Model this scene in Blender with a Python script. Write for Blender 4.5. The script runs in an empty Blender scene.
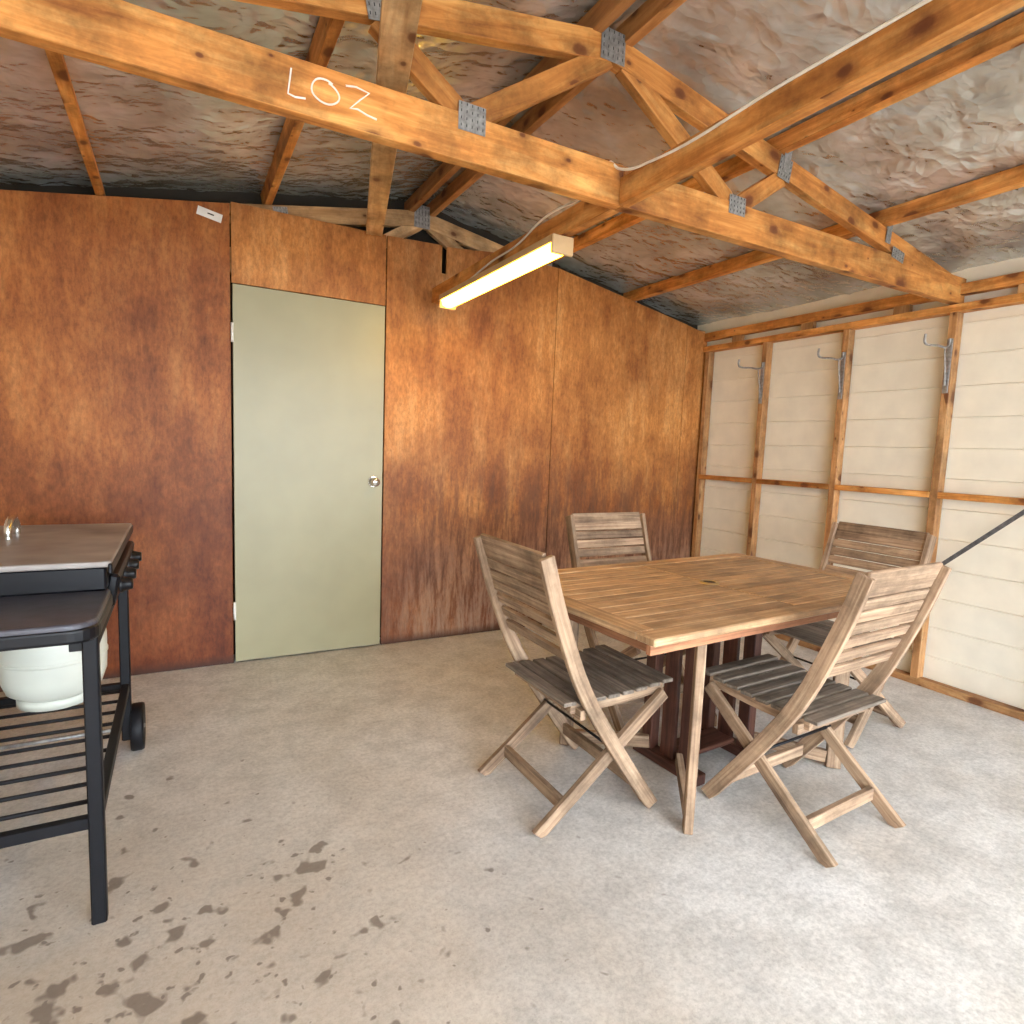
import bpy, math, random
from mathutils import Vector, Matrix, noise
random.seed(4)
S=bpy.context.scene
try:
    S.view_settings.view_transform='Standard'
    S.view_settings.look='None'
except Exception: pass
COL=S.collection

# ------------------------------------------------------------ materials
def newmat(name):
    m=bpy.data.materials.new(name); m.use_nodes=True
    nt=m.node_tree; b=nt.nodes['Principled BSDF']
    return m,nt,b
def N(nt,t,**kw):
    n=nt.nodes.new(t)
    for k,v in kw.items():
        if k in n.inputs: n.inputs[k].default_value=v
        else: setattr(n,k,v)
    return n
def ramp(nt,stops):
    r=nt.nodes.new('ShaderNodeValToRGB'); e=r.color_ramp.elements
    while len(e)<len(stops): e.new(0.5)
    for i,(p,c) in enumerate(stops):
        e[i].position=p; e[i].color=(c[0],c[1],c[2],1) if not isinstance(c,(int,float)) else (c,c,c,1)
    return r
def mix(nt,a,b,fac,mode='MIX'):
    n=nt.nodes.new('ShaderNodeMix'); n.data_type='RGBA'; n.blend_type=mode
    for s,v in ((n.inputs[0],fac),(n.inputs[6],a),(n.inputs[7],b)):
        if hasattr(v,'is_linked') or hasattr(v,'links'): nt.links.new(v,s)
        elif isinstance(v,(int,float)): s.default_value=v
        else: s.default_value=(v[0],v[1],v[2],1)
    return n.outputs[2]
def math_(nt,op,a,b_=None,c=None):
    n=nt.nodes.new('ShaderNodeMath'); n.operation=op
    for i,v in enumerate((a,b_,c)):
        if v is None: continue
        if isinstance(v,(int,float)): n.inputs[i].default_value=v
        else: nt.links.new(v,n.inputs[i])
    return n.outputs[0]
def plain(name,c,rough=.5,metal=0,bump=0,scale=60,var=.12,spec=.5):
    m,nt,b=newmat(name)
    tc=N(nt,'ShaderNodeTexCoord')
    no=N(nt,'ShaderNodeTexNoise',Scale=scale*.2,Detail=3.0); nt.links.new(tc.outputs['Object'],no.inputs['Vector'])
    r=ramp(nt,[(.3,[x*(1-var) for x in c]),(.7,[min(1,x*(1+var)) for x in c])])
    nt.links.new(no.outputs[0],r.inputs[0]); nt.links.new(r.outputs[0],b.inputs['Base Color'])
    b.inputs['Roughness'].default_value=rough; b.inputs['Metallic'].default_value=metal
    b.inputs['Specular IOR Level'].default_value=spec
    if bump:
        n2=N(nt,'ShaderNodeTexNoise',Scale=scale,Detail=4.0); nt.links.new(tc.outputs['Object'],n2.inputs['Vector'])
        bp=N(nt,'ShaderNodeBump',Strength=bump,Distance=.004); nt.links.new(n2.outputs[0],bp.inputs['Height'])
        nt.links.new(bp.outputs[0],b.inputs['Normal'])
    return m
def wood(name,dark,mid,light,knots=0.0,rough=.6,gs=22,knotcol=(.1,.03,.01),spec=.3,grime=.75):
    m,nt,b=newmat(name); L=nt.links.new
    uv=N(nt,'ShaderNodeUVMap'); oi=N(nt,'ShaderNodeObjectInfo')
    off=math_(nt,'MULTIPLY',oi.outputs['Random'],57)
    add=N(nt,'ShaderNodeVectorMath',operation='ADD'); L(uv.outputs[0],add.inputs[0]); L(off,add.inputs[1])
    mp=N(nt,'ShaderNodeMapping'); mp.inputs['Scale'].default_value=(1.6,gs,1); L(add.outputs[0],mp.inputs[0])
    n1=N(nt,'ShaderNodeTexNoise',Scale=1.6,Detail=6.0,Roughness=.66,Distortion=.5); L(mp.outputs[0],n1.inputs['Vector'])
    r=ramp(nt,[(.28,dark),(.5,mid),(.70,light)]); L(n1.outputs[0],r.inputs[0])
    n2=N(nt,'ShaderNodeTexNoise',Scale=4.0,Detail=6.0,Roughness=.7); L(add.outputs[0],n2.inputs['Vector'])
    r2=ramp(nt,[(.34,grime),(.58,1.12)]); L(n2.outputs[0],r2.inputs[0])
    c=mix(nt,r.outputs[0],r2.outputs[0],1.0,'MULTIPLY')
    r3=ramp(nt,[(0,.78),(1,1.12)]); L(oi.outputs['Random'],r3.inputs[0])
    c=mix(nt,c,r3.outputs[0],1.0,'MULTIPLY')
    if knots:
        mk=N(nt,'ShaderNodeMapping'); mk.inputs['Scale'].default_value=(1,1.6,1); L(add.outputs[0],mk.inputs[0])
        v=N(nt,'ShaderNodeTexVoronoi',Scale=5.5); v.voronoi_dimensions='2D'; L(mk.outputs[0],v.inputs['Vector'])
        sc=N(nt,'ShaderNodeSeparateColor'); L(v.outputs['Color'],sc.inputs[0])
        siz=math_(nt,'MAXIMUM',math_(nt,'MULTIPLY',math_(nt,'SUBTRACT',sc.outputs[0],.35),.36*knots),.002)
        rel=math_(nt,'DIVIDE',v.outputs['Distance'],siz)
        rel=math_(nt,'ADD',rel,math_(nt,'MULTIPLY',math_(nt,'SUBTRACT',n2.outputs[0],.5),1.3))
        rk=ramp(nt,[(0,.92),(.30,.85),(.48,.35),(1,0)]); L(math_(nt,'MULTIPLY',rel,.5),rk.inputs[0])
        c=mix(nt,c,knotcol,rk.outputs[0])
    L(c,b.inputs['Base Color']); b.inputs['Roughness'].default_value=rough
    b.inputs['Specular IOR Level'].default_value=spec
    bp=N(nt,'ShaderNodeBump',Strength=.35,Distance=.002); L(n1.outputs[0],bp.inputs['Height']); L(bp.outputs[0],b.inputs['Normal'])
    return m

PINE=wood('pine_timber',(.33,.10,.020),(.59,.235,.055),(.78,.41,.13),knots=1.0,gs=14,knotcol=(.11,.026,.008),grime=.45)
PINE_D=wood('pine_timber_aged',(.18,.07,.02),(.36,.15,.045),(.5,.24,.08),knots=1.0,gs=14)
PINE_P=wood('pine_timber_pale',(.42,.21,.08),(.62,.37,.17),(.76,.52,.28),knots=.7,gs=16,grime=.5)
STUD=wood('stud_timber',(.26,.11,.04),(.46,.23,.09),(.62,.37,.17),knots=1.1,gs=14,grime=.45)
TEAK=wood('teak_weathered',(.16,.10,.065),(.33,.215,.135),(.51,.36,.235),gs=40,grime=.5,rough=.7)
TEAKG=wood('teak_grey',(.10,.08,.065),(.20,.16,.125),(.33,.27,.21),gs=40,grime=.5,rough=.7)
TEAKT=wood('teak_tabletop',(.27,.145,.07),(.49,.295,.15),(.70,.49,.29),gs=45,rough=.42,spec=.5,grime=.5)
TEAKR=wood('teak_edge_red',(.15,.06,.03),(.28,.12,.06),(.40,.2,.1),gs=40)
DARKR=wood('jarrah_dark',(.035,.013,.009),(.085,.031,.021),(.14,.058,.035),gs=30,rough=.5)
GALV=plain('galvanised_steel',(.30,.29,.28),.5,.6,.3,300,.3)
STRAP=plain('steel_strap_dark',(.13,.13,.135),.5,.4,.2,200,.3)
STEEL=plain('stainless_steel',(.75,.74,.72),.22,1,0)
BLACK=plain('black_powdercoat',(.006,.006,.008),.5,0,.1,200,spec=.22)
WHITE=plain('white_paint',(.82,.81,.78),.4)
CABLE=plain('white_cable_pvc',(.80,.74,.64),.45)
CHALK=plain('chalk',(.90,.80,.70),.9)
VOID=plain('cladding_gap_shade',(.03,.024,.018),.9)  # shade of the gap below the roof, put into the cladding colour

# ------------------------------------------------------------ geometry helpers
def link(o,parent=None):
    COL.objects.link(o)
    if parent: o.parent=parent
    return o
def empty(name,loc=(0,0,0),rz=0):
    e=bpy.data.objects.new(name,None); e.empty_display_size=.1
    e.location=loc; e.rotation_euler=(0,0,rz); COL.objects.link(e); return e
def meshobj(name,verts,faces,mat,parent=None,uvs=None,smooth=False):
    me=bpy.data.meshes.new(name); me.from_pydata([tuple(v) for v in verts],[],faces)
    if uvs:
        ul=me.uv_layers.new(name='UVMap')
        for p in me.polygons:
            for li in p.loop_indices: ul.data[li].uv=uvs[me.loops[li].vertex_index]
    me.materials.append(mat)
    for p in me.polygons: p.use_smooth=smooth
    me.update()
    o=bpy.data.objects.new(name,me); return link(o,parent)
def bevel(o,w,seg=1):
    m=o.modifiers.new('bevel','BEVEL'); m.width=w; m.segments=seg; m.limit_method='ANGLE'; return o
def boxuv(me):
    ul=me.uv_layers.new(name='UVMap')
    for p in me.polygons:
        n=p.normal
        for li in p.loop_indices:
            v=me.vertices[me.loops[li].vertex_index].co
            if abs(n.z)>.6: ul.data[li].uv=(v.x,v.y)
            elif abs(n.y)>.6: ul.data[li].uv=(v.x,v.z+.31)
            else: ul.data[li].uv=(v.z*.3,v.y+.7)
def box(name,size,mat,parent=None,loc=(0,0,0),rot=None,bev=.002):
    x,y,z=[s/2 for s in size]
    vs=[(sx*x,sy*y,sz*z) for sx in(-1,1) for sy in(-1,1) for sz in(-1,1)]
    fs=[(0,1,3,2),(4,6,7,5),(0,4,5,1),(2,3,7,6),(0,2,6,4),(1,5,7,3)]
    o=meshobj(name,vs,fs,mat,parent); boxuv(o.data)
    if rot is not None: o.matrix_local=Matrix.Translation(loc)@rot.to_4x4()
    else: o.location=loc
    if bev: bevel(o,bev)
    return o
def beam(name,p1,p2,w,h,mat,parent=None,up=(0,0,1),bev=.002):
    p1=Vector(p1);p2=Vector(p2); d=p2-p1; L=d.length; x=d.normalized()
    y=Vector(up).cross(x).normalized(); z=x.cross(y)
    R=Matrix((x,y,z)).transposed()
    return box(name,(L,w,h),mat,parent,(p1+p2)/2,R,bev)
def strip(name,pts,t,depth,y,mat,parent,clamp=True):
    P=[Vector((p[0],p[1])) for p in pts]
    Q=[]
    for i in range(len(P)-1):
        a=P[max(i-1,0)];b=P[i];c=P[i+1];d=P[min(i+2,len(P)-1)]
        for k in range(5):
            s=k/5
            Q.append(.5*((2*b)+(c-a)*s+(2*a-5*b+4*c-d)*s*s+(3*b-a-3*c+d)*s**3))
    Q.append(P[-1]); P=Q
    vs=[];uv=[];acc=0
    for i,p in enumerate(P):
        tg=(P[min(i+1,len(P)-1)]-P[max(i-1,0)]).normalized(); n=Vector((-tg.y,tg.x))
        if i: acc+=(P[i]-P[i-1]).length
        for sd in(-1,1):
            for sy in(-1,1):
                q=p+n*sd*depth/2; z=max(q.y,0) if clamp else q.y
                vs.append((q.x,y+sy*t/2,z)); uv.append((acc,sd*depth/2+sy*t*.5))
    fs=[]
    for i in range(len(P)-1):
        a=i*4;b=a+4
        fs+=[(a,b,b+1,a+1),(a+2,a+3,b+3,b+2),(a,a+2,b+2,b),(a+1,b+1,b+3,a+3)]
    e=len(P)*4-4
    fs+=[(0,1,3,2),(e,e+2,e+3,e+1)]
    o=meshobj(name,vs,fs,mat,parent,uv); bevel(o,.002); return o
def cyl(name,p1,p2,r,mat,parent=None,seg=20,bev=0):
    p1=Vector(p1);p2=Vector(p2);d=p2-p1;L=d.length
    vs=[];fs=[]
    for k,z in enumerate((-L/2,L/2)):
        for i in range(seg):
            a=2*math.pi*i/seg; vs.append((r*math.cos(a),r*math.sin(a),z))
    for i in range(seg): j=(i+1)%seg; fs.append((i,j,seg+j,seg+i))
    fs.append(tuple(range(seg))[::-1]); fs.append(tuple(range(seg,2*seg)))
    o=meshobj(name,vs,fs,mat,parent)
    for p in o.data.polygons[:seg]: p.use_smooth=True
    o.matrix_local=Matrix.Translation((p1+p2)/2)@d.to_track_quat('Z','Y').to_matrix().to_4x4()
    if bev: bevel(o,bev,2)
    return o
def lathe(name,prof,mat,parent=None,loc=(0,0,0),seg=40,rot=None):
    vs=[];fs=[];n=len(prof)
    for i in range(seg):
        a=2*math.pi*i/seg
        for r,z in prof: vs.append((r*math.cos(a),r*math.sin(a),z))
    for i in range(seg):
        j=(i+1)%seg
        for k in range(n-1): fs.append((i*n+k,j*n+k,j*n+k+1,i*n+k+1))
    o=meshobj(name,vs,fs,mat,parent,smooth=True)
    if rot is not None: o.matrix_local=Matrix.Translation(loc)@rot.to_4x4()
    else: o.location=loc
    return o
def tube(name,pts,r,mat,parent=None,cyc=False):
    cu=bpy.data.curves.new(name,'CURVE'); cu.dimensions='3D'; cu.bevel_depth=r; cu.bevel_resolution=3
    sp=cu.splines.new('BEZIER'); sp.bezier_points.add(len(pts)-1); sp.use_cyclic_u=cyc
    for b,p in zip(sp.bezier_points,pts):
        b.co=p; b.handle_left_type=b.handle_right_type='AUTO'
    cu.materials.append(mat); cu.use_fill_caps=True
    o=bpy.data.objects.new(name,cu); return link(o,parent)
def polytube(name,strokes,r,mat,parent=None):
    cu=bpy.data.curves.new(name,'CURVE'); cu.dimensions='3D'; cu.bevel_depth=r; cu.bevel_resolution=1
    for pts in strokes:
        sp=cu.splines.new('POLY'); sp.points.add(len(pts)-1)
        for b,p in zip(sp.points,pts): b.co=(*p,1)
    cu.materials.append(mat)
    o=bpy.data.objects.new(name,cu); return link(o,parent)

# ------------------------------------------------------------ camera
cam=bpy.data.cameras.new('camera'); cam.lens=21.2; cam.sensor_width=36; cam.clip_start=.02
co=bpy.data.objects.new('camera',cam); COL.objects.link(co)
R=Matrix(((.8768,.0159,-.4806),(-.4794,.1097,-.8707),(.0389,.9938,.1038)))
co.matrix_world=Matrix.Translation((0,0,1.247))@R.to_4x4()
S.camera=co

XL,XR,YB,YF=-1.08,3.72,3.58,-2.4
RX=1.30
def zs(x): return 2.735-.18*abs(x-RX)

# ------------------------------------------------------------ floor
m,nt,b=newmat('concrete_floor'); L=nt.links.new
geo=N(nt,'ShaderNodeNewGeometry'); P=geo.outputs['Position']
n1=N(nt,'ShaderNodeTexNoise',Scale=1.4,Detail=5.0,Roughness=.6); L(P,n1.inputs['Vector'])
r1=ramp(nt,[(.3,(.52,.485,.44)),(.55,(.615,.60,.575)),(.75,(.68,.675,.665))]); L(n1.outputs[0],r1.inputs[0])
n2=N(nt,'ShaderNodeTexNoise',Scale=60.0,Detail=6.0,Roughness=.8); L(P,n2.inputs['Vector'])
r2=ramp(nt,[(.32,.70),(.58,1.09)]); L(n2.outputs[0],r2.inputs[0])
c=mix(nt,r1.outputs[0],r2.outputs[0],1.0,'MULTIPLY')
n3=N(nt,'ShaderNodeTexNoise',Scale=7.0,Detail=7.0,Roughness=.75); L(P,n3.inputs['Vector'])
r3=ramp(nt,[(.38,.82),(.58,1.07)]); L(n3.outputs[0],r3.inputs[0])
c=mix(nt,c,r3.outputs[0],1.0,'MULTIPLY')
def spot(px,py,s,stops):
    dv=N(nt,'ShaderNodeVectorMath',operation='DISTANCE'); dv.inputs[1].default_value=(px,py,0); L(P,dv.inputs[0])
    r=ramp(nt,stops); L(math_(nt,'MULTIPLY',dv.outputs['Value'],s),r.inputs[0]); return r.outputs[0]
rm=spot(-.25,1.20,.36,[(.10,1),(.28,.60),(.60,0)])
rc=spot(.26,1.72,1.0,[(.10,1),(.26,0)])
rm2=math_(nt,'MAXIMUM',rm,rc)
def blobs(sc,th,soft,k,mask,dist=.2):
    n=N(nt,'ShaderNodeTexNoise',Scale=sc,Detail=2.0,Roughness=.45,Distortion=dist); L(P,n.inputs['Vector'])
    a=math_(nt,'MULTIPLY_ADD',mask,k,n.outputs[0])
    r=ramp(nt,[(th,0),(th+soft,1)]); L(a,r.inputs[0]); return r.outputs[0]
f1=blobs(13,.765,.05,.20,rm2); f2=blobs(30,.785,.06,.17,rm2,.1)
mx=math_(nt,'MULTIPLY',math_(nt,'MAXIMUM',f1,f2),.74)
nb=N(nt,'ShaderNodeTexNoise',Scale=3.5,Detail=7.0,Roughness=.7); L(P,nb.inputs['Vector'])
c=mix(nt,c,(.36,.27,.185),math_(nt,'MINIMUM',math_(nt,'MULTIPLY',math_(nt,'MULTIPLY',rm,nb.outputs[0]),1.2),.85))
c=mix(nt,c,(.12,.09,.07),mx)
v=N(nt,'ShaderNodeTexVoronoi',Scale=38.0); L(P,v.inputs['Vector'])
rv=ramp(nt,[(.05,.4),(.11,0)]); L(v.outputs['Distance'],rv.inputs[0])
c=mix(nt,c,(.3,.25,.2),rv.outputs[0])
L(c,b.inputs['Base Color']); b.inputs['Roughness'].default_value=.5; b.inputs['Specular IOR Level'].default_value=.45
bp=N(nt,'ShaderNodeBump',Strength=.25,Distance=.003); L(n2.outputs[0],bp.inputs['Height']); L(bp.outputs[0],b.inputs['Normal'])
FLOOR=m
box('floor',(XR-XL+.2,YB-YF+.3,.12),FLOOR,None,((XL+XR)/2,(YB+YF)/2+.05,-.06),bev=0)
GR=plain('gravel_driveway',(.42,.39,.35),.9,0,.5,30)
box('ground',(40,40,.1),GR,None,(0,-4,-.18),bev=0)

# ------------------------------------------------------------ back wall plywood
m,nt,b=newmat('stained_plywood'); L=nt.links.new
tc=N(nt,'ShaderNodeTexCoord'); P=tc.outputs['Object']
mp=N(nt,'ShaderNodeMapping'); mp.inputs['Scale'].default_value=(4.2,1,1.0); L(P,mp.inputs[0])
n1=N(nt,'ShaderNodeTexNoise',Scale=1.8,Detail=8.0,Roughness=.74,Distortion=.1); L(mp.outputs[0],n1.inputs['Vector'])
r1=ramp(nt,[(.3,(.28,.095,.024)),(.5,(.45,.18,.047)),(.7,(.60,.295,.10))]); L(n1.outputs[0],r1.inputs[0])
n2=N(nt,'ShaderNodeTexNoise',Scale=1.5,Detail=7.0,Roughness=.66); L(P,n2.inputs['Vector'])
r2=ramp(nt,[(.36,(.66,.57,.53)),(.6,(1.14,1.14,1.12))]); L(n2.outputs[0],r2.inputs[0])
c=mix(nt,r1.outputs[0],r2.outputs[0],1.0,'MULTIPLY')
mp3=N(nt,'ShaderNodeMapping'); mp3.inputs['Scale'].default_value=(60,60,26); L(P,mp3.inputs[0])
n3=N(nt,'ShaderNodeTexNoise',Scale=1.0,Detail=5.0,Roughness=.8); L(mp3.outputs[0],n3.inputs['Vector'])
r3=ramp(nt,[(.33,.68),(.6,1.15)]); L(n3.outputs[0],r3.inputs[0])
c=mix(nt,c,r3.outputs[0],1.0,'MULTIPLY')
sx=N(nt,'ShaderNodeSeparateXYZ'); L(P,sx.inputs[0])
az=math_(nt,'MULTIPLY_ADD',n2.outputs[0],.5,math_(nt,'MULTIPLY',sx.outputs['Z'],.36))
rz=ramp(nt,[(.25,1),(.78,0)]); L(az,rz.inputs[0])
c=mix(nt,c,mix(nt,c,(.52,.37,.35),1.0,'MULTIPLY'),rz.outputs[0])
gl_=N(nt,'ShaderNodeMapRange'); gl_.inputs[1].default_value=.246; gl_.inputs[2].default_value=.242; L(sx.outputs['X'],gl_.inputs[0])
c=mix(nt,c,mix(nt,c,(.76,.62,.52),1.0,'MULTIPLY'),gl_.outputs[0])
gx=N(nt,'ShaderNodeMapRange'); gx.inputs[1].default_value=.95; gx.inputs[2].default_value=1.4; L(sx.outputs['X'],gx.inputs[0])
mp4=N(nt,'ShaderNodeMapping'); mp4.inputs['Scale'].default_value=(11,1,1.6); L(P,mp4.inputs[0])
n4=N(nt,'ShaderNodeTexNoise',Scale=1.7,Detail=9.0,Roughness=.78); L(mp4.outputs[0],n4.inputs['Vector'])
r4=ramp(nt,[(.42,0),(.57,1)]); L(n4.outputs[0],r4.inputs[0])
gd=ramp(nt,[(.0,.45),(.25,1),(.48,.85),(.85,0)]); L(math_(nt,'MULTIPLY',sx.outputs['Z'],.60),gd.inputs[0])
c=mix(nt,c,(.11,.046,.025),math_(nt,'MULTIPLY',math_(nt,'MULTIPLY',math_(nt,'MULTIPLY',gx.outputs[0],gd.outputs[0]),r4.outputs[0]),.9))
gz=N(nt,'ShaderNodeMapRange'); gz.inputs[1].default_value=.85; gz.inputs[2].default_value=.1; L(sx.outputs['Z'],gz.inputs[0])
r5=ramp(nt,[(.42,1),(.58,0)]); L(n4.outputs[0],r5.inputs[0])
c=mix(nt,c,(.36,.25,.18),math_(nt,'MULTIPLY',math_(nt,'MULTIPLY',math_(nt,'MULTIPLY',gx.outputs[0],gz.outputs[0]),r5.outputs[0]),.8))
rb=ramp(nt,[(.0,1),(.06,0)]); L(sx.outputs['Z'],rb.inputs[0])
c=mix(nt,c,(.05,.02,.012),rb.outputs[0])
L(c,b.inputs['Base Color']); b.inputs['Roughness'].default_value=.5; b.inputs['Specular IOR Level'].default_value=.3
bp=N(nt,'ShaderNodeBump',Strength=.12,Distance=.002); L(n3.outputs[0],bp.inputs['Height']); L(bp.outputs[0],b.inputs['Normal'])
PLY=m
wb=empty('wall_back')
DX0,DX1,DZ=.248,1.072,2.052
def panel(name,poly):
    vs=[(x,YB,z) for x,z in poly]+[(x,YB+.012,z) for x,z in poly]; n=len(poly)
    fs=[tuple(range(n)),tuple(range(n,2*n))[::-1]]+[((i+1)%n,i,n+i,n+(i+1)%n) for i in range(n)]
    o=meshobj(name,vs,fs,PLY,wb); bevel(o,.0015)
g=.002
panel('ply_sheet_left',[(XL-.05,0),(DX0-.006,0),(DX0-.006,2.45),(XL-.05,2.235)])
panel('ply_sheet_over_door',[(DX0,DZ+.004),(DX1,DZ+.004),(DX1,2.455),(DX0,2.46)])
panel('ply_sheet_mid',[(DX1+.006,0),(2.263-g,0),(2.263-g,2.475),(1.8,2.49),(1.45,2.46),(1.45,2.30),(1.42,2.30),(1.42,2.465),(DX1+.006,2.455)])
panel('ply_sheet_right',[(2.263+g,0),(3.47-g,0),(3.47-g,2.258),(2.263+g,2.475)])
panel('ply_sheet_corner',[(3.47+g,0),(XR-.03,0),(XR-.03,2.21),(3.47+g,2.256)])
box('backing_frame_1',(.035,.07,2.2),STUD,wb,(.2,YB+.05,1.1))
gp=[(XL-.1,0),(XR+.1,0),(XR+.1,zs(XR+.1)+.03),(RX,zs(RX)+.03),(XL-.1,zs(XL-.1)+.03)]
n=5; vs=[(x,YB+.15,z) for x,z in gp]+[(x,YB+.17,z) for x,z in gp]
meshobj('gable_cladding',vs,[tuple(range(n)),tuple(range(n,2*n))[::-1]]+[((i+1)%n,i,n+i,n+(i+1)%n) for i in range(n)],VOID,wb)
DOOR=plain('door_paint_sage',(.335,.305,.18),.38,0,.05,20,.05)
de=empty('door_1')
box('door_leaf',(DX1-DX0-.008,.036,DZ-.012),DOOR,de,((DX0+DX1)/2,YB+.008,(DZ-.012)/2+.010),bev=.002)
for i,z in enumerate((1.8,.3)):
    cyl('hinge_%d'%(i+1),(DX0+.001,YB-.012,z-.05),(DX0+.001,YB-.012,z+.05),.007,WHITE,de)
cyl('knob_rose',(1.012,YB-.018,1.02),(1.012,YB-.010,1.02),.033,STEEL,de,32,.002)
lathe('knob',[(0.0001,.062),(.016,.061),(.026,.052),(.028,.042),(.022,.030),(.012,.024),(.011,.0)],STEEL,de,(1.012,YB-.012,1.02),rot=Matrix.Rotation(math.pi/2,3,'X'))
lb=empty('paper_label'); box('label_card',(.115,.002,.042),WHITE,lb,(.15,YB-.002,2.375),Matrix.Rotation(math.radians(12),3,'Y'),bev=0)
box('label_print',(.03,.001,.006),BLACK,lb,(.155,YB-.0035,2.376),Matrix.Rotation(math.radians(12),3,'Y'),bev=0)

# ------------------------------------------------------------ side walls
CLAD=plain('cream_weatherboard',(.82,.76,.63),.5,0,.05,40,.05)
def cladding(name,x,y0,y1,ztop,sgn):
    vs=[];z=0;p=.168;prof=[];fs=[]
    while z<ztop:
        prof+=[(0,z),(0,z+.004),(.008,z+p-.005),(.011,z+p-.002)]; z+=p
    prof=[(a,min(q,ztop)) for a,q in prof]+[(0,ztop)]
    for a,q in prof: vs+=[(x+sgn*(.014-a),y0,q),(x+sgn*(.014-a),y1,q)]
    for k in range(len(prof)-1): fs.append((2*k,2*k+1,2*k+3,2*k+2))
    o=meshobj(name,vs,fs,CLAD); s=o.modifiers.new('solid','SOLIDIFY'); s.thickness=.006; s.offset=1 if sgn<0 else -1
    return o
cladding('wall_right',XR,YF,YB+.16,2.335,1)
cladding('wall_left',XL,YF,YB+.16,2.335,-1)
fr=empty('wall_frame')
XI=3.655
V=Matrix(((0,0,1),(0,1,0),(-1,0,0)))
for i,y in enumerate((3.54,3.0,2.4,1.8,1.2,.6,0,-.6,-1.2,-1.8)):
    box('stud_%d'%(i+1),(2.03,.04,.062),STUD,fr,(XI+.031,y,1.055),V)
beam('bottom_plate',(XI+.031,YF,.02),(XI+.031,YB,.02),.062,.04,STUD,fr)
beam('top_plate',(XI+.028,YF,2.09),(XI+.028,YB,2.09),.07,.04,PINE,fr)
beam('eave_rail',(XI+.02,YF,2.185),(XI+.02,YB,2.185),.045,.06,PINE,fr)
ys=[3.56,3.0,2.4,1.8,1.2,.6,0,-.6,-1.2,-1.8]
for i in range(len(ys)-1):
    beam('nogging_%d'%(i+1),(XI+.02,ys[i]-.021,1.085),(XI+.02,ys[i+1]+.021,1.085),.05,.035,PINE,fr)
    box('top_block_%d'%(i+1),(.035,.09,.06),STUD,fr,(XI+.02,(ys[i]+ys[i+1])/2-.02,2.14),bev=.001)
beam('diagonal_brace',(XI-.006,1.83,.60),(XI-.006,.75,1.65),.003,.022,STRAP,fr,up=(0,0,1))
fl=empty('wall_frame')
for i,y in enumerate(ys):
    box('stud_%d'%(i+1),(2.1,.04,.062),STUD,fl,(XL+.03,y,1.09),V)
beam('bottom_plate',(XL+.03,YF,.02),(XL+.03,YB,.02),.062,.04,STUD,fl)
beam('top_plate',(XL+.03,YF,2.16),(XL+.03,YB,2.16),.062,.04,PINE,fl)
for i,y in enumerate((3.0,2.4,1.8)):
    e=empty('shelf_bracket')
    tube('bracket_rod',[(XI-.25,y,1.925),(XI-.25,y,1.885),(XI-.24,y,1.877),(XI-.12,y,1.880),(XI-.03,y,1.885),(XI-.012,y,1.90),(XI-.010,y,1.93)],.006,GALV,e)
    box('bracket_plate',(.006,.028,.29),GALV,e,(XI-.004,y,1.785),bev=.001)
    beam('bracket_strut',(XI-.05,y,1.88),(XI-.006,y,1.68),.005,.010,GALV,e)

# ------------------------------------------------------------ roof / ceiling
m,nt,b=newmat('roof_foil_sarking'); L=nt.links.new
tc=N(nt,'ShaderNodeTexCoord'); P=tc.outputs['Object']
mp=N(nt,'ShaderNodeMapping'); mp.inputs['Scale'].default_value=(1.0,1.35,1); mp.inputs['Rotation'].default_value=(0,0,.3); L(P,mp.inputs[0])
n1=N(nt,'ShaderNodeTexNoise',Scale=5.0,Detail=3.0,Roughness=.5,Distortion=.4); L(mp.outputs[0],n1.inputs['Vector'])
n2=N(nt,'ShaderNodeTexNoise',Scale=2.2,Detail=4.0,Roughness=.6); L(P,n2.inputs['Vector'])
r1=ramp(nt,[(.36,(.44,.43,.39)),(.5,(.62,.63,.60)),(.62,(.80,.83,.83))]); L(n2.outputs[0],r1.inputs[0])
L(r1.outputs[0],b.inputs['Base Color']); b.inputs['Metallic'].default_value=.66; b.inputs['Roughness'].default_value=.27
bp=N(nt,'ShaderNodeBump',Strength=1.0,Distance=.034); L(n1.outputs[0],bp.inputs['Height'])
v5=N(nt,'ShaderNodeTexVoronoi',Scale=12.0)
wn=N(nt,'ShaderNodeTexNoise',Scale=5.0,Detail=2.0); L(mp.outputs[0],wn.inputs['Vector'])
ws=N(nt,'ShaderNodeVectorMath',operation='SCALE'); ws.inputs['Scale'].default_value=.2; L(wn.outputs['Color'],ws.inputs[0])
wa=N(nt,'ShaderNodeVectorMath',operation='ADD'); L(mp.outputs[0],wa.inputs[0]); L(ws.outputs[0],wa.inputs[1]); L(wa.outputs[0],v5.inputs['Vector'])
bp2=N(nt,'ShaderNodeBump',Strength=.5,Distance=.018); L(v5.outputs['Distance'],bp2.inputs['Height']); L(bp.outputs[0],bp2.inputs['Normal'])
L(bp2.outputs[0],b.inputs['Normal'])
FOIL=m
vs=[];fs=[];nx,ny=150,200
x0,x1,y0,y1=XL-.12,XR+.12,YF-.1,YB+.18
for j in range(ny+1):
    for i in range(nx+1):
        x=x0+(x1-x0)*i/nx; y=y0+(y1-y0)*j/ny
        d=noise.noise(Vector((x*2.2,y*2.0,0)))*.014+noise.noise(Vector((x*4,y*4.5,3)))*.009
        q=abs(noise.noise(Vector((x*4+y*2,y*5-x*3,9)))); d-=max(0,.14-q)*.045
        vs.append((x,y,zs(x)+.026+d))
for j in range(ny):
    for i in range(nx):
        a=j*(nx+1)+i; fs.append((a,a+nx+1,a+nx+2,a+1))
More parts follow.
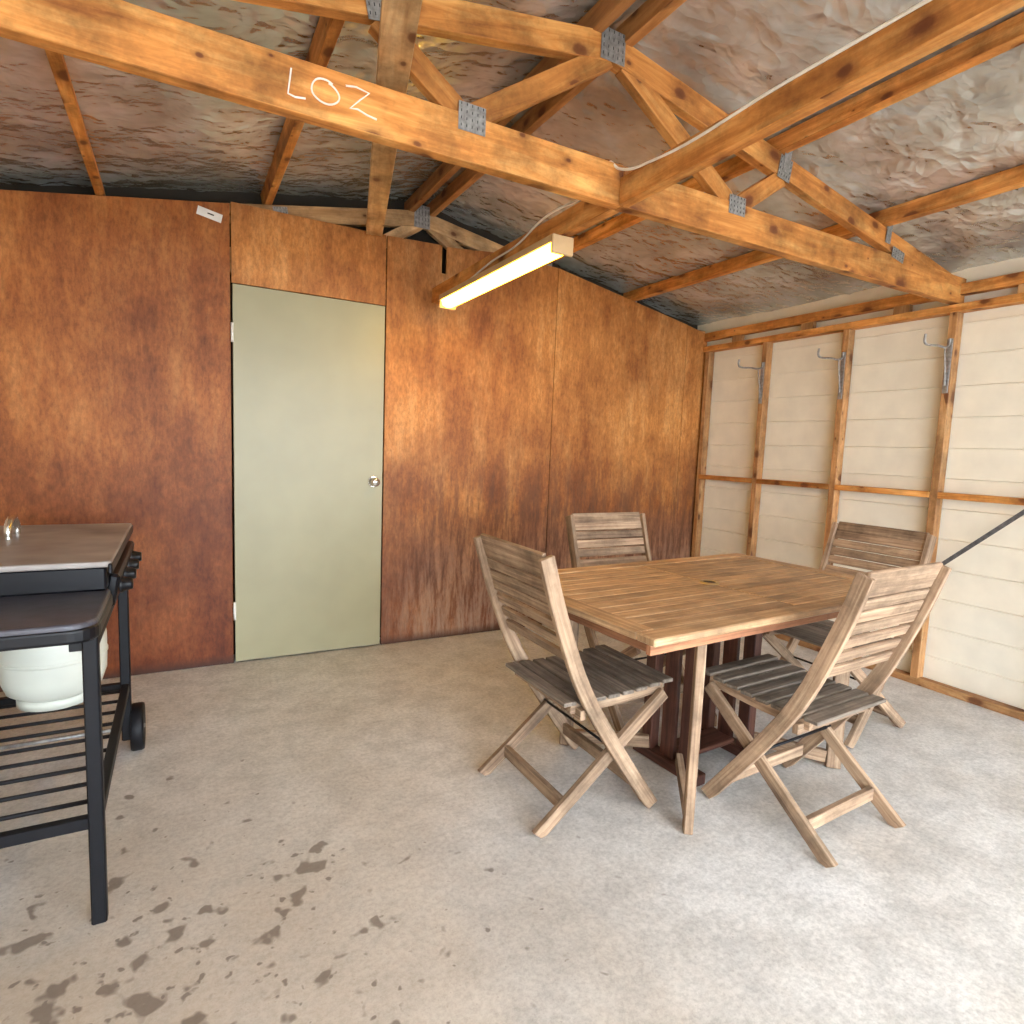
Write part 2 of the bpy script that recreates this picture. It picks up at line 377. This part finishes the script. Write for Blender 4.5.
o=meshobj('ceiling',vs,fs,FOIL,smooth=True); s=o.modifiers.new('solid','SOLIDIFY'); s.thickness=.02; s.offset=1

pl=empty('roof_purlins')
for i,x in enumerate((-.97,-.32,.43,1.235,1.365,2.19,2.94)):
    sl=.18 if x<RX else -.18
    if i in(3,4): sl=0
    z=zs(x)-.04+(-.012 if i in(3,4) else 0)
    up=Vector((-sl,0,1)).normalized()
    beam('purlin_%d'%(i+1),(x,YF-.05,z),(x,YB+.13,z),.038,.075,PINE if i in(0,1,2,5,6) else PINE_D,pl,up=up)

def plate(name,parent,x,z,y,w=.075,h=.09,ang=0):
    box(name,(w,.0015,h),GALV,parent,(x,y,z),Matrix.Rotation(ang,3,'Y'),bev=0)
    strokes=[];Rm=Matrix.Rotation(ang,3,'Y')
    for a in range(5):
        for c_ in range(4):
            px=(a-2)*w*.2; pz=(c_-1.5)*h*.25
            v=Rm@Vector((px,0,pz)); v2=Rm@Vector((px,0,pz+h*.1))
            strokes.append([(x+v.x,y-.001,z+v.z),(x+v2.x,y-.001,z+v2.z)])
    polytube(name+'_teeth',strokes,.0012,BLACK,parent)
def truss(y,mat,th=.045,front=True):
    t=empty('roof_truss')
    cz=.0675
    beam('bottom_chord_left',(XL+.02,y,2.11+cz),(RX+.075,y,2.11+cz),th,.135,mat,t)
    beam('bottom_chord_right',(RX+.077,y,2.11+cz),(XR-.02,y,2.11+cz),th,.135,mat,t)
    off=.045+.082
    def tc(x): return zs(x)-off
    beam('top_chord_left',(XL+.08,y,tc(XL+.08)),(RX-.001,y,tc(RX)),th*.9,.09,mat,t)
    beam('top_chord_right',(RX+.001,y,tc(RX)),(XR-.12,y,tc(XR-.12)),th*.9,.09,mat,t)
    w=th*.8
    beam('web_1',(.80,y,2.25),(RX-.01,y,tc(RX)-.03),w,.07,mat,t)
    beam('web_2',(.75,y,2.25),(.50,y,tc(.50)-.04),w,.07,mat,t)
    beam('web_3',(1.90,y,2.25),(RX+.06,y,tc(RX)-.03),w,.07,mat,t)
    beam('web_4',(1.97,y,2.25),(2.2,y,tc(2.2)-.04),w,.07,mat,t)
    if front:
        yy=y-th/2-.002
        plate('gusset_1',t,.79,2.235,yy,.09,.08); plate('gusset_2',t,1.94,2.235,yy,.09,.07)
        plate('gusset_3',t,RX,tc(RX),yy,.10,.10); plate('gusset_4',t,2.2,tc(2.2)-.01,yy,.075,.09,.18)
        plate('gusset_5',t,.5,tc(.5)-.01,yy,.075,.09,-.18); plate('gusset_6',t,3.05,2.25,yy,.10,.05,.18)
        for k,x in enumerate((2.19,2.94)):
            box('purlin_strap_%d'%k,(.04,.0015,.15),GALV,t,(x+.02,yy-.002,zs(x)-.08),Matrix.Rotation(.1,3,'Y'),bev=0)
    return t
t1=truss(1.80,PINE)
t2=truss(YB+.06,PINE_P)
t3=truss(.0,PINE); t4=truss(-1.8,PINE,front=False)
plate('gusset_apex_back',t2,RX,zs(RX)-.12,YB+.035,.10,.13)
tb=empty('tie_beam')
beam('tie_beam_near',(1.38,YF,2.155),(1.38,1.775,2.155),.045,.09,PINE,tb)
beam('tie_beam_far',(1.38,1.825,2.155),(1.38,YB-.003,2.155),.045,.09,PINE,tb)
bb=empty('ceiling_brace')
beam('brace_board',(.40,1.20,2.268),(.985,3.53,2.44),.09,.035,PINE_P,bb)
Y=1.7765
def arc(cx,cz,rx,rz,n=28,a0=1.0,a1=7.6): return [(cx+rx*math.cos(a0+(a1-a0)*i/n)*(1+.05*math.sin(3*i/n*6)),Y,cz+rz*math.sin(a0+(a1-a0)*i/n)+.004*math.sin(i/n*5)) for i in range(n+1)]
polytube('chalk_writing',[[(.270,Y,2.214),(.267,Y,2.19),(.262,Y,2.150),(.28,Y,2.146),(.306,Y,2.150)],arc(.357,2.181,.036,.030),
 [(.411,Y,2.214),(.44,Y,2.219),(.476,Y,2.213),(.45,Y,2.188),(.424,Y,2.160),(.445,Y,2.163),(.47,Y,2.155),(.498,Y,2.151)]],.0025,CHALK)

# ------------------------------------------------------------ fluorescent light and added fill lamps
CAP=plain('lamp_end_cap',(.55,.36,.18),.5)  # brown tint paints the timber's reflection onto the lamp fitting
def fluoro_or_fill(x,y0,y1,zt,col,power):
    f=empty('fluorescent_or_fill_light')
    em,nt,b=newmat('lamp_diffuser'); b.inputs['Base Color'].default_value=(1,.9,.7,1)
    b.inputs['Emission Color'].default_value=(*col,1); b.inputs['Emission Strength'].default_value=power
    box('batten',(.10,y1-y0,.03),CAP,f,(x,(y0+y1)/2,zt-.015),bev=.003)
    n=5;vs=[];fs=[]
    for yy in(y0+.012,y1-.012):
        for i in range(n+1):
            a=math.pi*i/n; vs.append((x-.044*math.cos(a),yy,zt-.03-.040*math.sin(a)**.6 if 0<i<n else zt-.03))
    for i in range(n): fs.append((i,i+1,n+2+i,n+1+i))
    fs.append(tuple(range(n+1))[::-1]); fs.append(tuple(range(n+1,2*n+2)))
    meshobj('diffuser',vs,fs,em,f,smooth=False)
    for k,yy in enumerate((y0,y1)):
        box('end_cap_%d'%k,(.102,.016,.074),CAP,f,(x,yy,zt-.037),bev=.004)
    return f
fluoro_or_fill(1.365,2.14,3.34,2.109,(1,.56,.035),28)
fluoro_or_fill(1.38,-1.1,.1,2.109,(1,.94,.86),34)  # added fill lamp, out of view, brightens the interior
fluoro_or_fill(.1,-1.1,.1,2.109,(1,.94,.86),34)  # second unseen lamp, added for fill beside the first
tube('electrical_cable',[(1.33,2.95,2.112),(1.345,2.75,2.15),(1.35,2.5,2.165),(1.345,2.25,2.21),(1.349,1.9,2.215),(1.35,1.83,2.25),(1.33,1.80,2.255),(1.34,1.76,2.22),(1.351,1.6,2.19),(1.352,1.1,2.192),(1.352,.5,2.188),(1.352,-.5,2.19)],.0045,CABLE)

# ------------------------------------------------------------ dining table
tb=empty('dining_table',(1.877,1.719,0),math.radians(3.4))
Lx,Ly=1.53,.91; zt=.7275; th=.024
fw=.075
for s,nm in((-1,'edge_rail_near'),(1,'edge_rail_far')):
    box(nm,(Lx,fw,th),TEAKT,tb,(0,s*(Ly-fw)/2,zt),bev=.004)
for s,nm in((-1,'end_rail_left'),(1,'end_rail_right')):
    box(nm,(Ly-2*fw-.004,fw,th),TEAKT,tb,(s*(Lx-fw)/2,0,zt),Matrix.Rotation(math.pi/2,3,'Z'),bev=.003)
ns=12; span=Ly-2*fw-.006; sw=span/ns
for h_ in(-1,1):
    for i in range(ns):
        ll=(Lx-2*fw)/2-.004
        box('top_slat_%d'%(i+1),(ll,sw-.005,th-.004),TEAKT,tb,(h_*(ll/2+.0025),-span/2+sw*(i+.5),zt),bev=.002)
for s in(-1,1):
    box('under_edge_%d'%s,(Lx-.01,.02,.03),TEAKR,tb,(0,s*(Ly/2-.03),.70),bev=.002)
    box('under_end_%d'%s,(Ly-.09,.02,.03),TEAKR,tb,(s*(Lx/2-.03),0,.70),Matrix.Rotation(math.pi/2,3,'Z'),bev=.002)
box('under_rail',(.10,Ly-.1,.025),DARKR,tb,(0,0,.70),bev=.002)
lathe('umbrella_ring',[(.026,.0),(.026,.006),(.036,.006),(.040,0)],plain('brass',(.5,.38,.2),.3,.9),tb,(0,0,.7375))
cyl('umbrella_hole',(0,0,.735),(0,0,.7415),.026,BLACK,tb)
for sx_ in(-1,1):
    for k,yy in enumerate((-.10,.10)):
        box('pedestal_post_%d_%d'%(sx_,k),(.66,.055,.045),DARKR,tb,(sx_*.175,yy,.355),V,bev=.003)
    box('pedestal_slat_%d'%sx_,(.66,.07,.02),DARKR,tb,(sx_*.175,0,.355),V,bev=.002)
    box('pedestal_foot_%d'%sx_,(.34,.06,.045),DARKR,tb,(sx_*.175,0,.0225),Matrix.Rotation(math.pi/2,3,'Z'),bev=.004)
    box('pedestal_top_%d'%sx_,(.62,.045,.05),DARKR,tb,(sx_*.175,0,.685),Matrix.Rotation(math.pi/2,3,'Z'),bev=.003)
box('pedestal_base',(.32,.12,.02),DARKR,tb,(0,0,.055),bev=.003)
box('pedestal_stretcher',(.32,.03,.06),DARKR,tb,(0,0,.60),bev=.003)
for sx_ in(-1,1):
    for sy_ in(-1,1):
        g=(sx_*.43,sy_*.335); p=(sx_*.20,sy_*.08)
        dd=(Vector(g)-Vector(p)).normalized(); ang=math.atan2(dd.y,dd.x)
        Rl=Matrix.Rotation(ang,3,'Z')@V
        box('gate_leg_%d_%d'%(sx_,sy_),(.70,.03,.055),TEAK,tb,(g[0],g[1],.352),Rl,bev=.003)
        beam('gate_rail_low',(p[0],p[1],.075),(g[0]-dd.x*.03,g[1]-dd.y*.03,.045),.025,.05,TEAK,tb,bev=.002)
        beam('gate_rail_top',(p[0],p[1],.665),(g[0],g[1],.665),.024,.05,DARKR,tb,bev=.002)

# ------------------------------------------------------------ folding chairs
def build_chair(root):
    posts=[(-.262,.925),(-.200,.73),(-.095,.48),(.062,.235),(.228,.006)]
    for s in(-1,1):
        strip('back_post_%d'%s,posts,.022,.050,s*.230,TEAK,root)
        strip('cross_leg_%d'%s,[(-.236,.004),(-.07,.133),(.10,.27),(.275,.405)],.022,.045,s*.205,TEAK,root)
        strip('seat_rail_%d'%s,[(-.115,.405),(.09,.405),(.285,.42)],.02,.036,s*.180,TEAK,root)
    n=8
    for i in range(n):
        x=-.125+i*(.42/(n-1)); z=.428+.015*i/(n-1)-.008*math.sin(math.pi*i/(n-1))
        box('seat_slat_%d'%i,(.408,.050,.014),TEAKG,root,(x,0,z),Matrix.Rotation(math.pi/2,3,'Z'),bev=.003)
    def pt(t):
        P=[Vector(p) for p in posts[:3]]
        if t<.5: return P[0].lerp(P[1],t*2),(P[1]-P[0])
        return P[1].lerp(P[2],(t-.5)*2),(P[2]-P[1])
    for i in range(8):
        t=.035+i*.108
        p,d=pt(t); d=d.normalized()
        z=Vector((-d.x,0,-d.y)); xx=Vector((0,1,0)); y=z.cross(xx)
        Rm=Matrix((xx,y,z)).transposed()
        hh=.060 if i==0 else .040
        box('back_slat_%d'%i,(.436,.014,hh),TEAK,root,(p.x+.004,0,p.y-(.004 if i==0 else 0)),Rm,bev=.003)
    cyl('hinge_bar',(.045,-.238,.25),(.045,.238,.25),.005,BLACK,root)
    box('rear_stretcher',(.388,.02,.045),TEAK,root,(-.135,0,.085),Matrix.Rotation(math.pi/2,3,'Z'),bev=.002)
    box('front_stretcher',(.438,.02,.045),TEAK,root,(.150,0,.11),Matrix.Rotation(math.pi/2,3,'Z'),bev=.002)
    box('seat_back_bar',(.438,.022,.035),TEAK,root,(-.085,0,.39),Matrix.Rotation(math.pi/2,3,'Z'),bev=.002)
ch=empty('folding_chair'); build_chair(ch)
def dup(loc,rz):
    e=empty('folding_chair',loc,rz)
    for c_ in ch.children:
        o=c_.copy(); COL.objects.link(o); o.parent=e
for loc,rz in(((1.928,1.268,0),math.radians(93)),((1.943,2.24,0),math.radians(-90)),((2.77,1.71,0),math.radians(180))):
    dup(loc,rz)
ch.location=(1.225,1.75,0)

# ------------------------------------------------------------ barbecue
bq=empty('barbecue_grill')
SHELF=plain('bbq_shelf_enamel',(.060,.058,.072),.38,0,.1,120,.25)
LID=plain('bbq_lid_weathered',(.29,.26,.24),.5,.1,.15,22,.4)
BODY=plain('bbq_body_black',(.006,.006,.008),.35,0,.05,80,spec=.25)
bx0,bx1=-.70,-.20
for i,(x,y,h_) in enumerate(((bx1,1.745,.775),(bx0,1.745,.775),(bx1,2.68,.86),(bx0,2.68,.86))):
    z0=0 if y<2 else .06
    box('leg_%d'%i,(.034,.034,h_-z0),BLACK,bq,(x,y,(h_+z0)/2),bev=.004)
for i,x in enumerate((bx1,bx0)):
    beam('shelf_side_rail_%d'%i,(x,1.76,.275),(x,2.67,.275),.025,.03,BLACK,bq)
    beam('upper_side_rail_%d'%i,(x,1.76,.73),(x,2.67,.73),.02,.05,BLACK,bq)
for i,y in enumerate((1.745,2.68)):
    beam('end_rail_%d'%i,(bx0,y,.275),(bx1,y,.275),.025,.03,BLACK,bq)
for i in range(9):
    y=1.83+i*.097
    cyl('shelf_rod_%d'%i,(bx0,y,.284),(bx1,y,.284),.006,BLACK,bq,10)
for i,x in enumerate((bx1+.035,bx0-.035)):
    lathe('wheel_%d'%i,[(.01,-.02),(.06,-.02),(.066,-.014),(.088,-.022),(.092,-.014),(.092,.014),(.088,.022),(.066,.014),(.06,.02),(.01,.02)],BLACK,bq,(x,2.71,.093),rot=Matrix.Rotation(math.pi/2,3,'Y'))
cyl('axle',(bx0-.06,2.71,.093),(bx1+.06,2.71,.093),.008,GALV,bq)
def rrect(name,xa,xb,ya,yb,z0,z1,r,mat,parent,bev=.008):
    pts=[]
    for cx,cy,a in((xb-r,yb-r,0),(xa+r,yb-r,90),(xa+r,ya+r,180),(xb-r,ya+r,270)):
        for k in range(7):
            t=math.radians(a+k*15); pts.append((cx+r*math.cos(t),cy+r*math.sin(t)))
    n=len(pts)
    vs=[(x,y,z0) for x,y in pts]+[(x,y,z1) for x,y in pts]
    fs=[tuple(range(n))[::-1],tuple(range(n,2*n))]+[(i,(i+1)%n,n+(i+1)%n,n+i) for i in range(n)]
    o=meshobj(name,vs,fs,mat,parent); bevel(o,bev,3); return o
rrect('side_shelf',bx0-.02,bx1+.018,1.685,2.10,.772,.800,.06,SHELF,bq)
rrect('side_shelf_rim',bx0-.024,bx1+.022,1.681,2.10,.752,.788,.06,BODY,bq)
box('shelf_bracket_1',(.03,.36,.04),BODY,bq,(bx1-.03,1.93,.735))
def frustum(name,b0,b1,z0,z1,mat,parent):
    (a,b_,c,d),(e,f,g_,h_)=b0,b1
    vs=[(a,c,z0),(b_,c,z0),(b_,d,z0),(a,d,z0),(e,g_,z1),(f,g_,z1),(f,h_,z1),(e,h_,z1)]
    fs=[(3,2,1,0),(4,5,6,7),(0,1,5,4),(1,2,6,5),(2,3,7,6),(3,0,4,7)]
    o=meshobj(name,vs,fs,mat,parent); bevel(o,.006,2); return o
frustum('burner_box',(-.64,-.26,2.16,2.74),(-.70,-.20,2.09,2.82),.66,.80,BODY,bq)
box('body_trim',(.52,.80,.07),BODY,bq,(-.45,2.43,.835),bev=.006)
rrect('flat_lid',-.73,-.175,2.00,2.86,.872,.890,.02,LID,bq,.006)
box('lid_lip',(.01,.86,.03),BODY,bq,(-.178,2.43,.868),bev=.003)
tube('lid_handle',[(-.50,2.505,.888),(-.50,2.51,.925),(-.50,2.535,.945),(-.50,2.60,.945),(-.50,2.625,.925),(-.50,2.63,.888)],.011,STEEL,bq)
box('control_panel',(.03,.66,.10),BODY,bq,(-.185,2.42,.785),Matrix.Rotation(.2,3,'Y'),bev=.008)
for i in range(4):
    y=2.18+i*.16
    lathe('control_knob_%d'%i,[(.0001,.034),(.016,.034),(.018,.028),(.022,.010),(.026,.006),(.026,0)],BODY,bq,(-.170,y,.785),seg=24,rot=Matrix.Rotation(math.pi/2,3,'Y'))
gb=empty('gas_bottle')
GB=plain('gas_bottle_enamel',(.66,.68,.60),.35,0,.03,14,.15)
gl=(-.405,2.60,0)
lathe('bottle_body',[(.0001,.305),(.06,.306),(.10,.315),(.14,.345),(.155,.39),(.157,.45),(.157,.52),(.15,.56),(.12,.60),(.07,.625),(.03,.632),(.03,.65),(.0001,.65)],GB,gb,gl,48)
lathe('bottle_foot',[(.10,.291),(.112,.291),(.112,.325),(.10,.325)],GB,gb,gl,48)
lathe('bottle_seam',[(.156,.452),(.160,.455),(.160,.463),(.156,.466)],GB,gb,gl,48)

wf=empty('wall_front')
beam('door_header',(XL,YF,2.2),(XR,YF,2.2),.06,.2,PINE,wf)

# ------------------------------------------------------------ light
w=bpy.data.worlds.new('sky'); S.world=w; w.use_nodes=True
bg=w.node_tree.nodes['Background']; bg.inputs[0].default_value=(.80,.90,1,1); bg.inputs[1].default_value=15
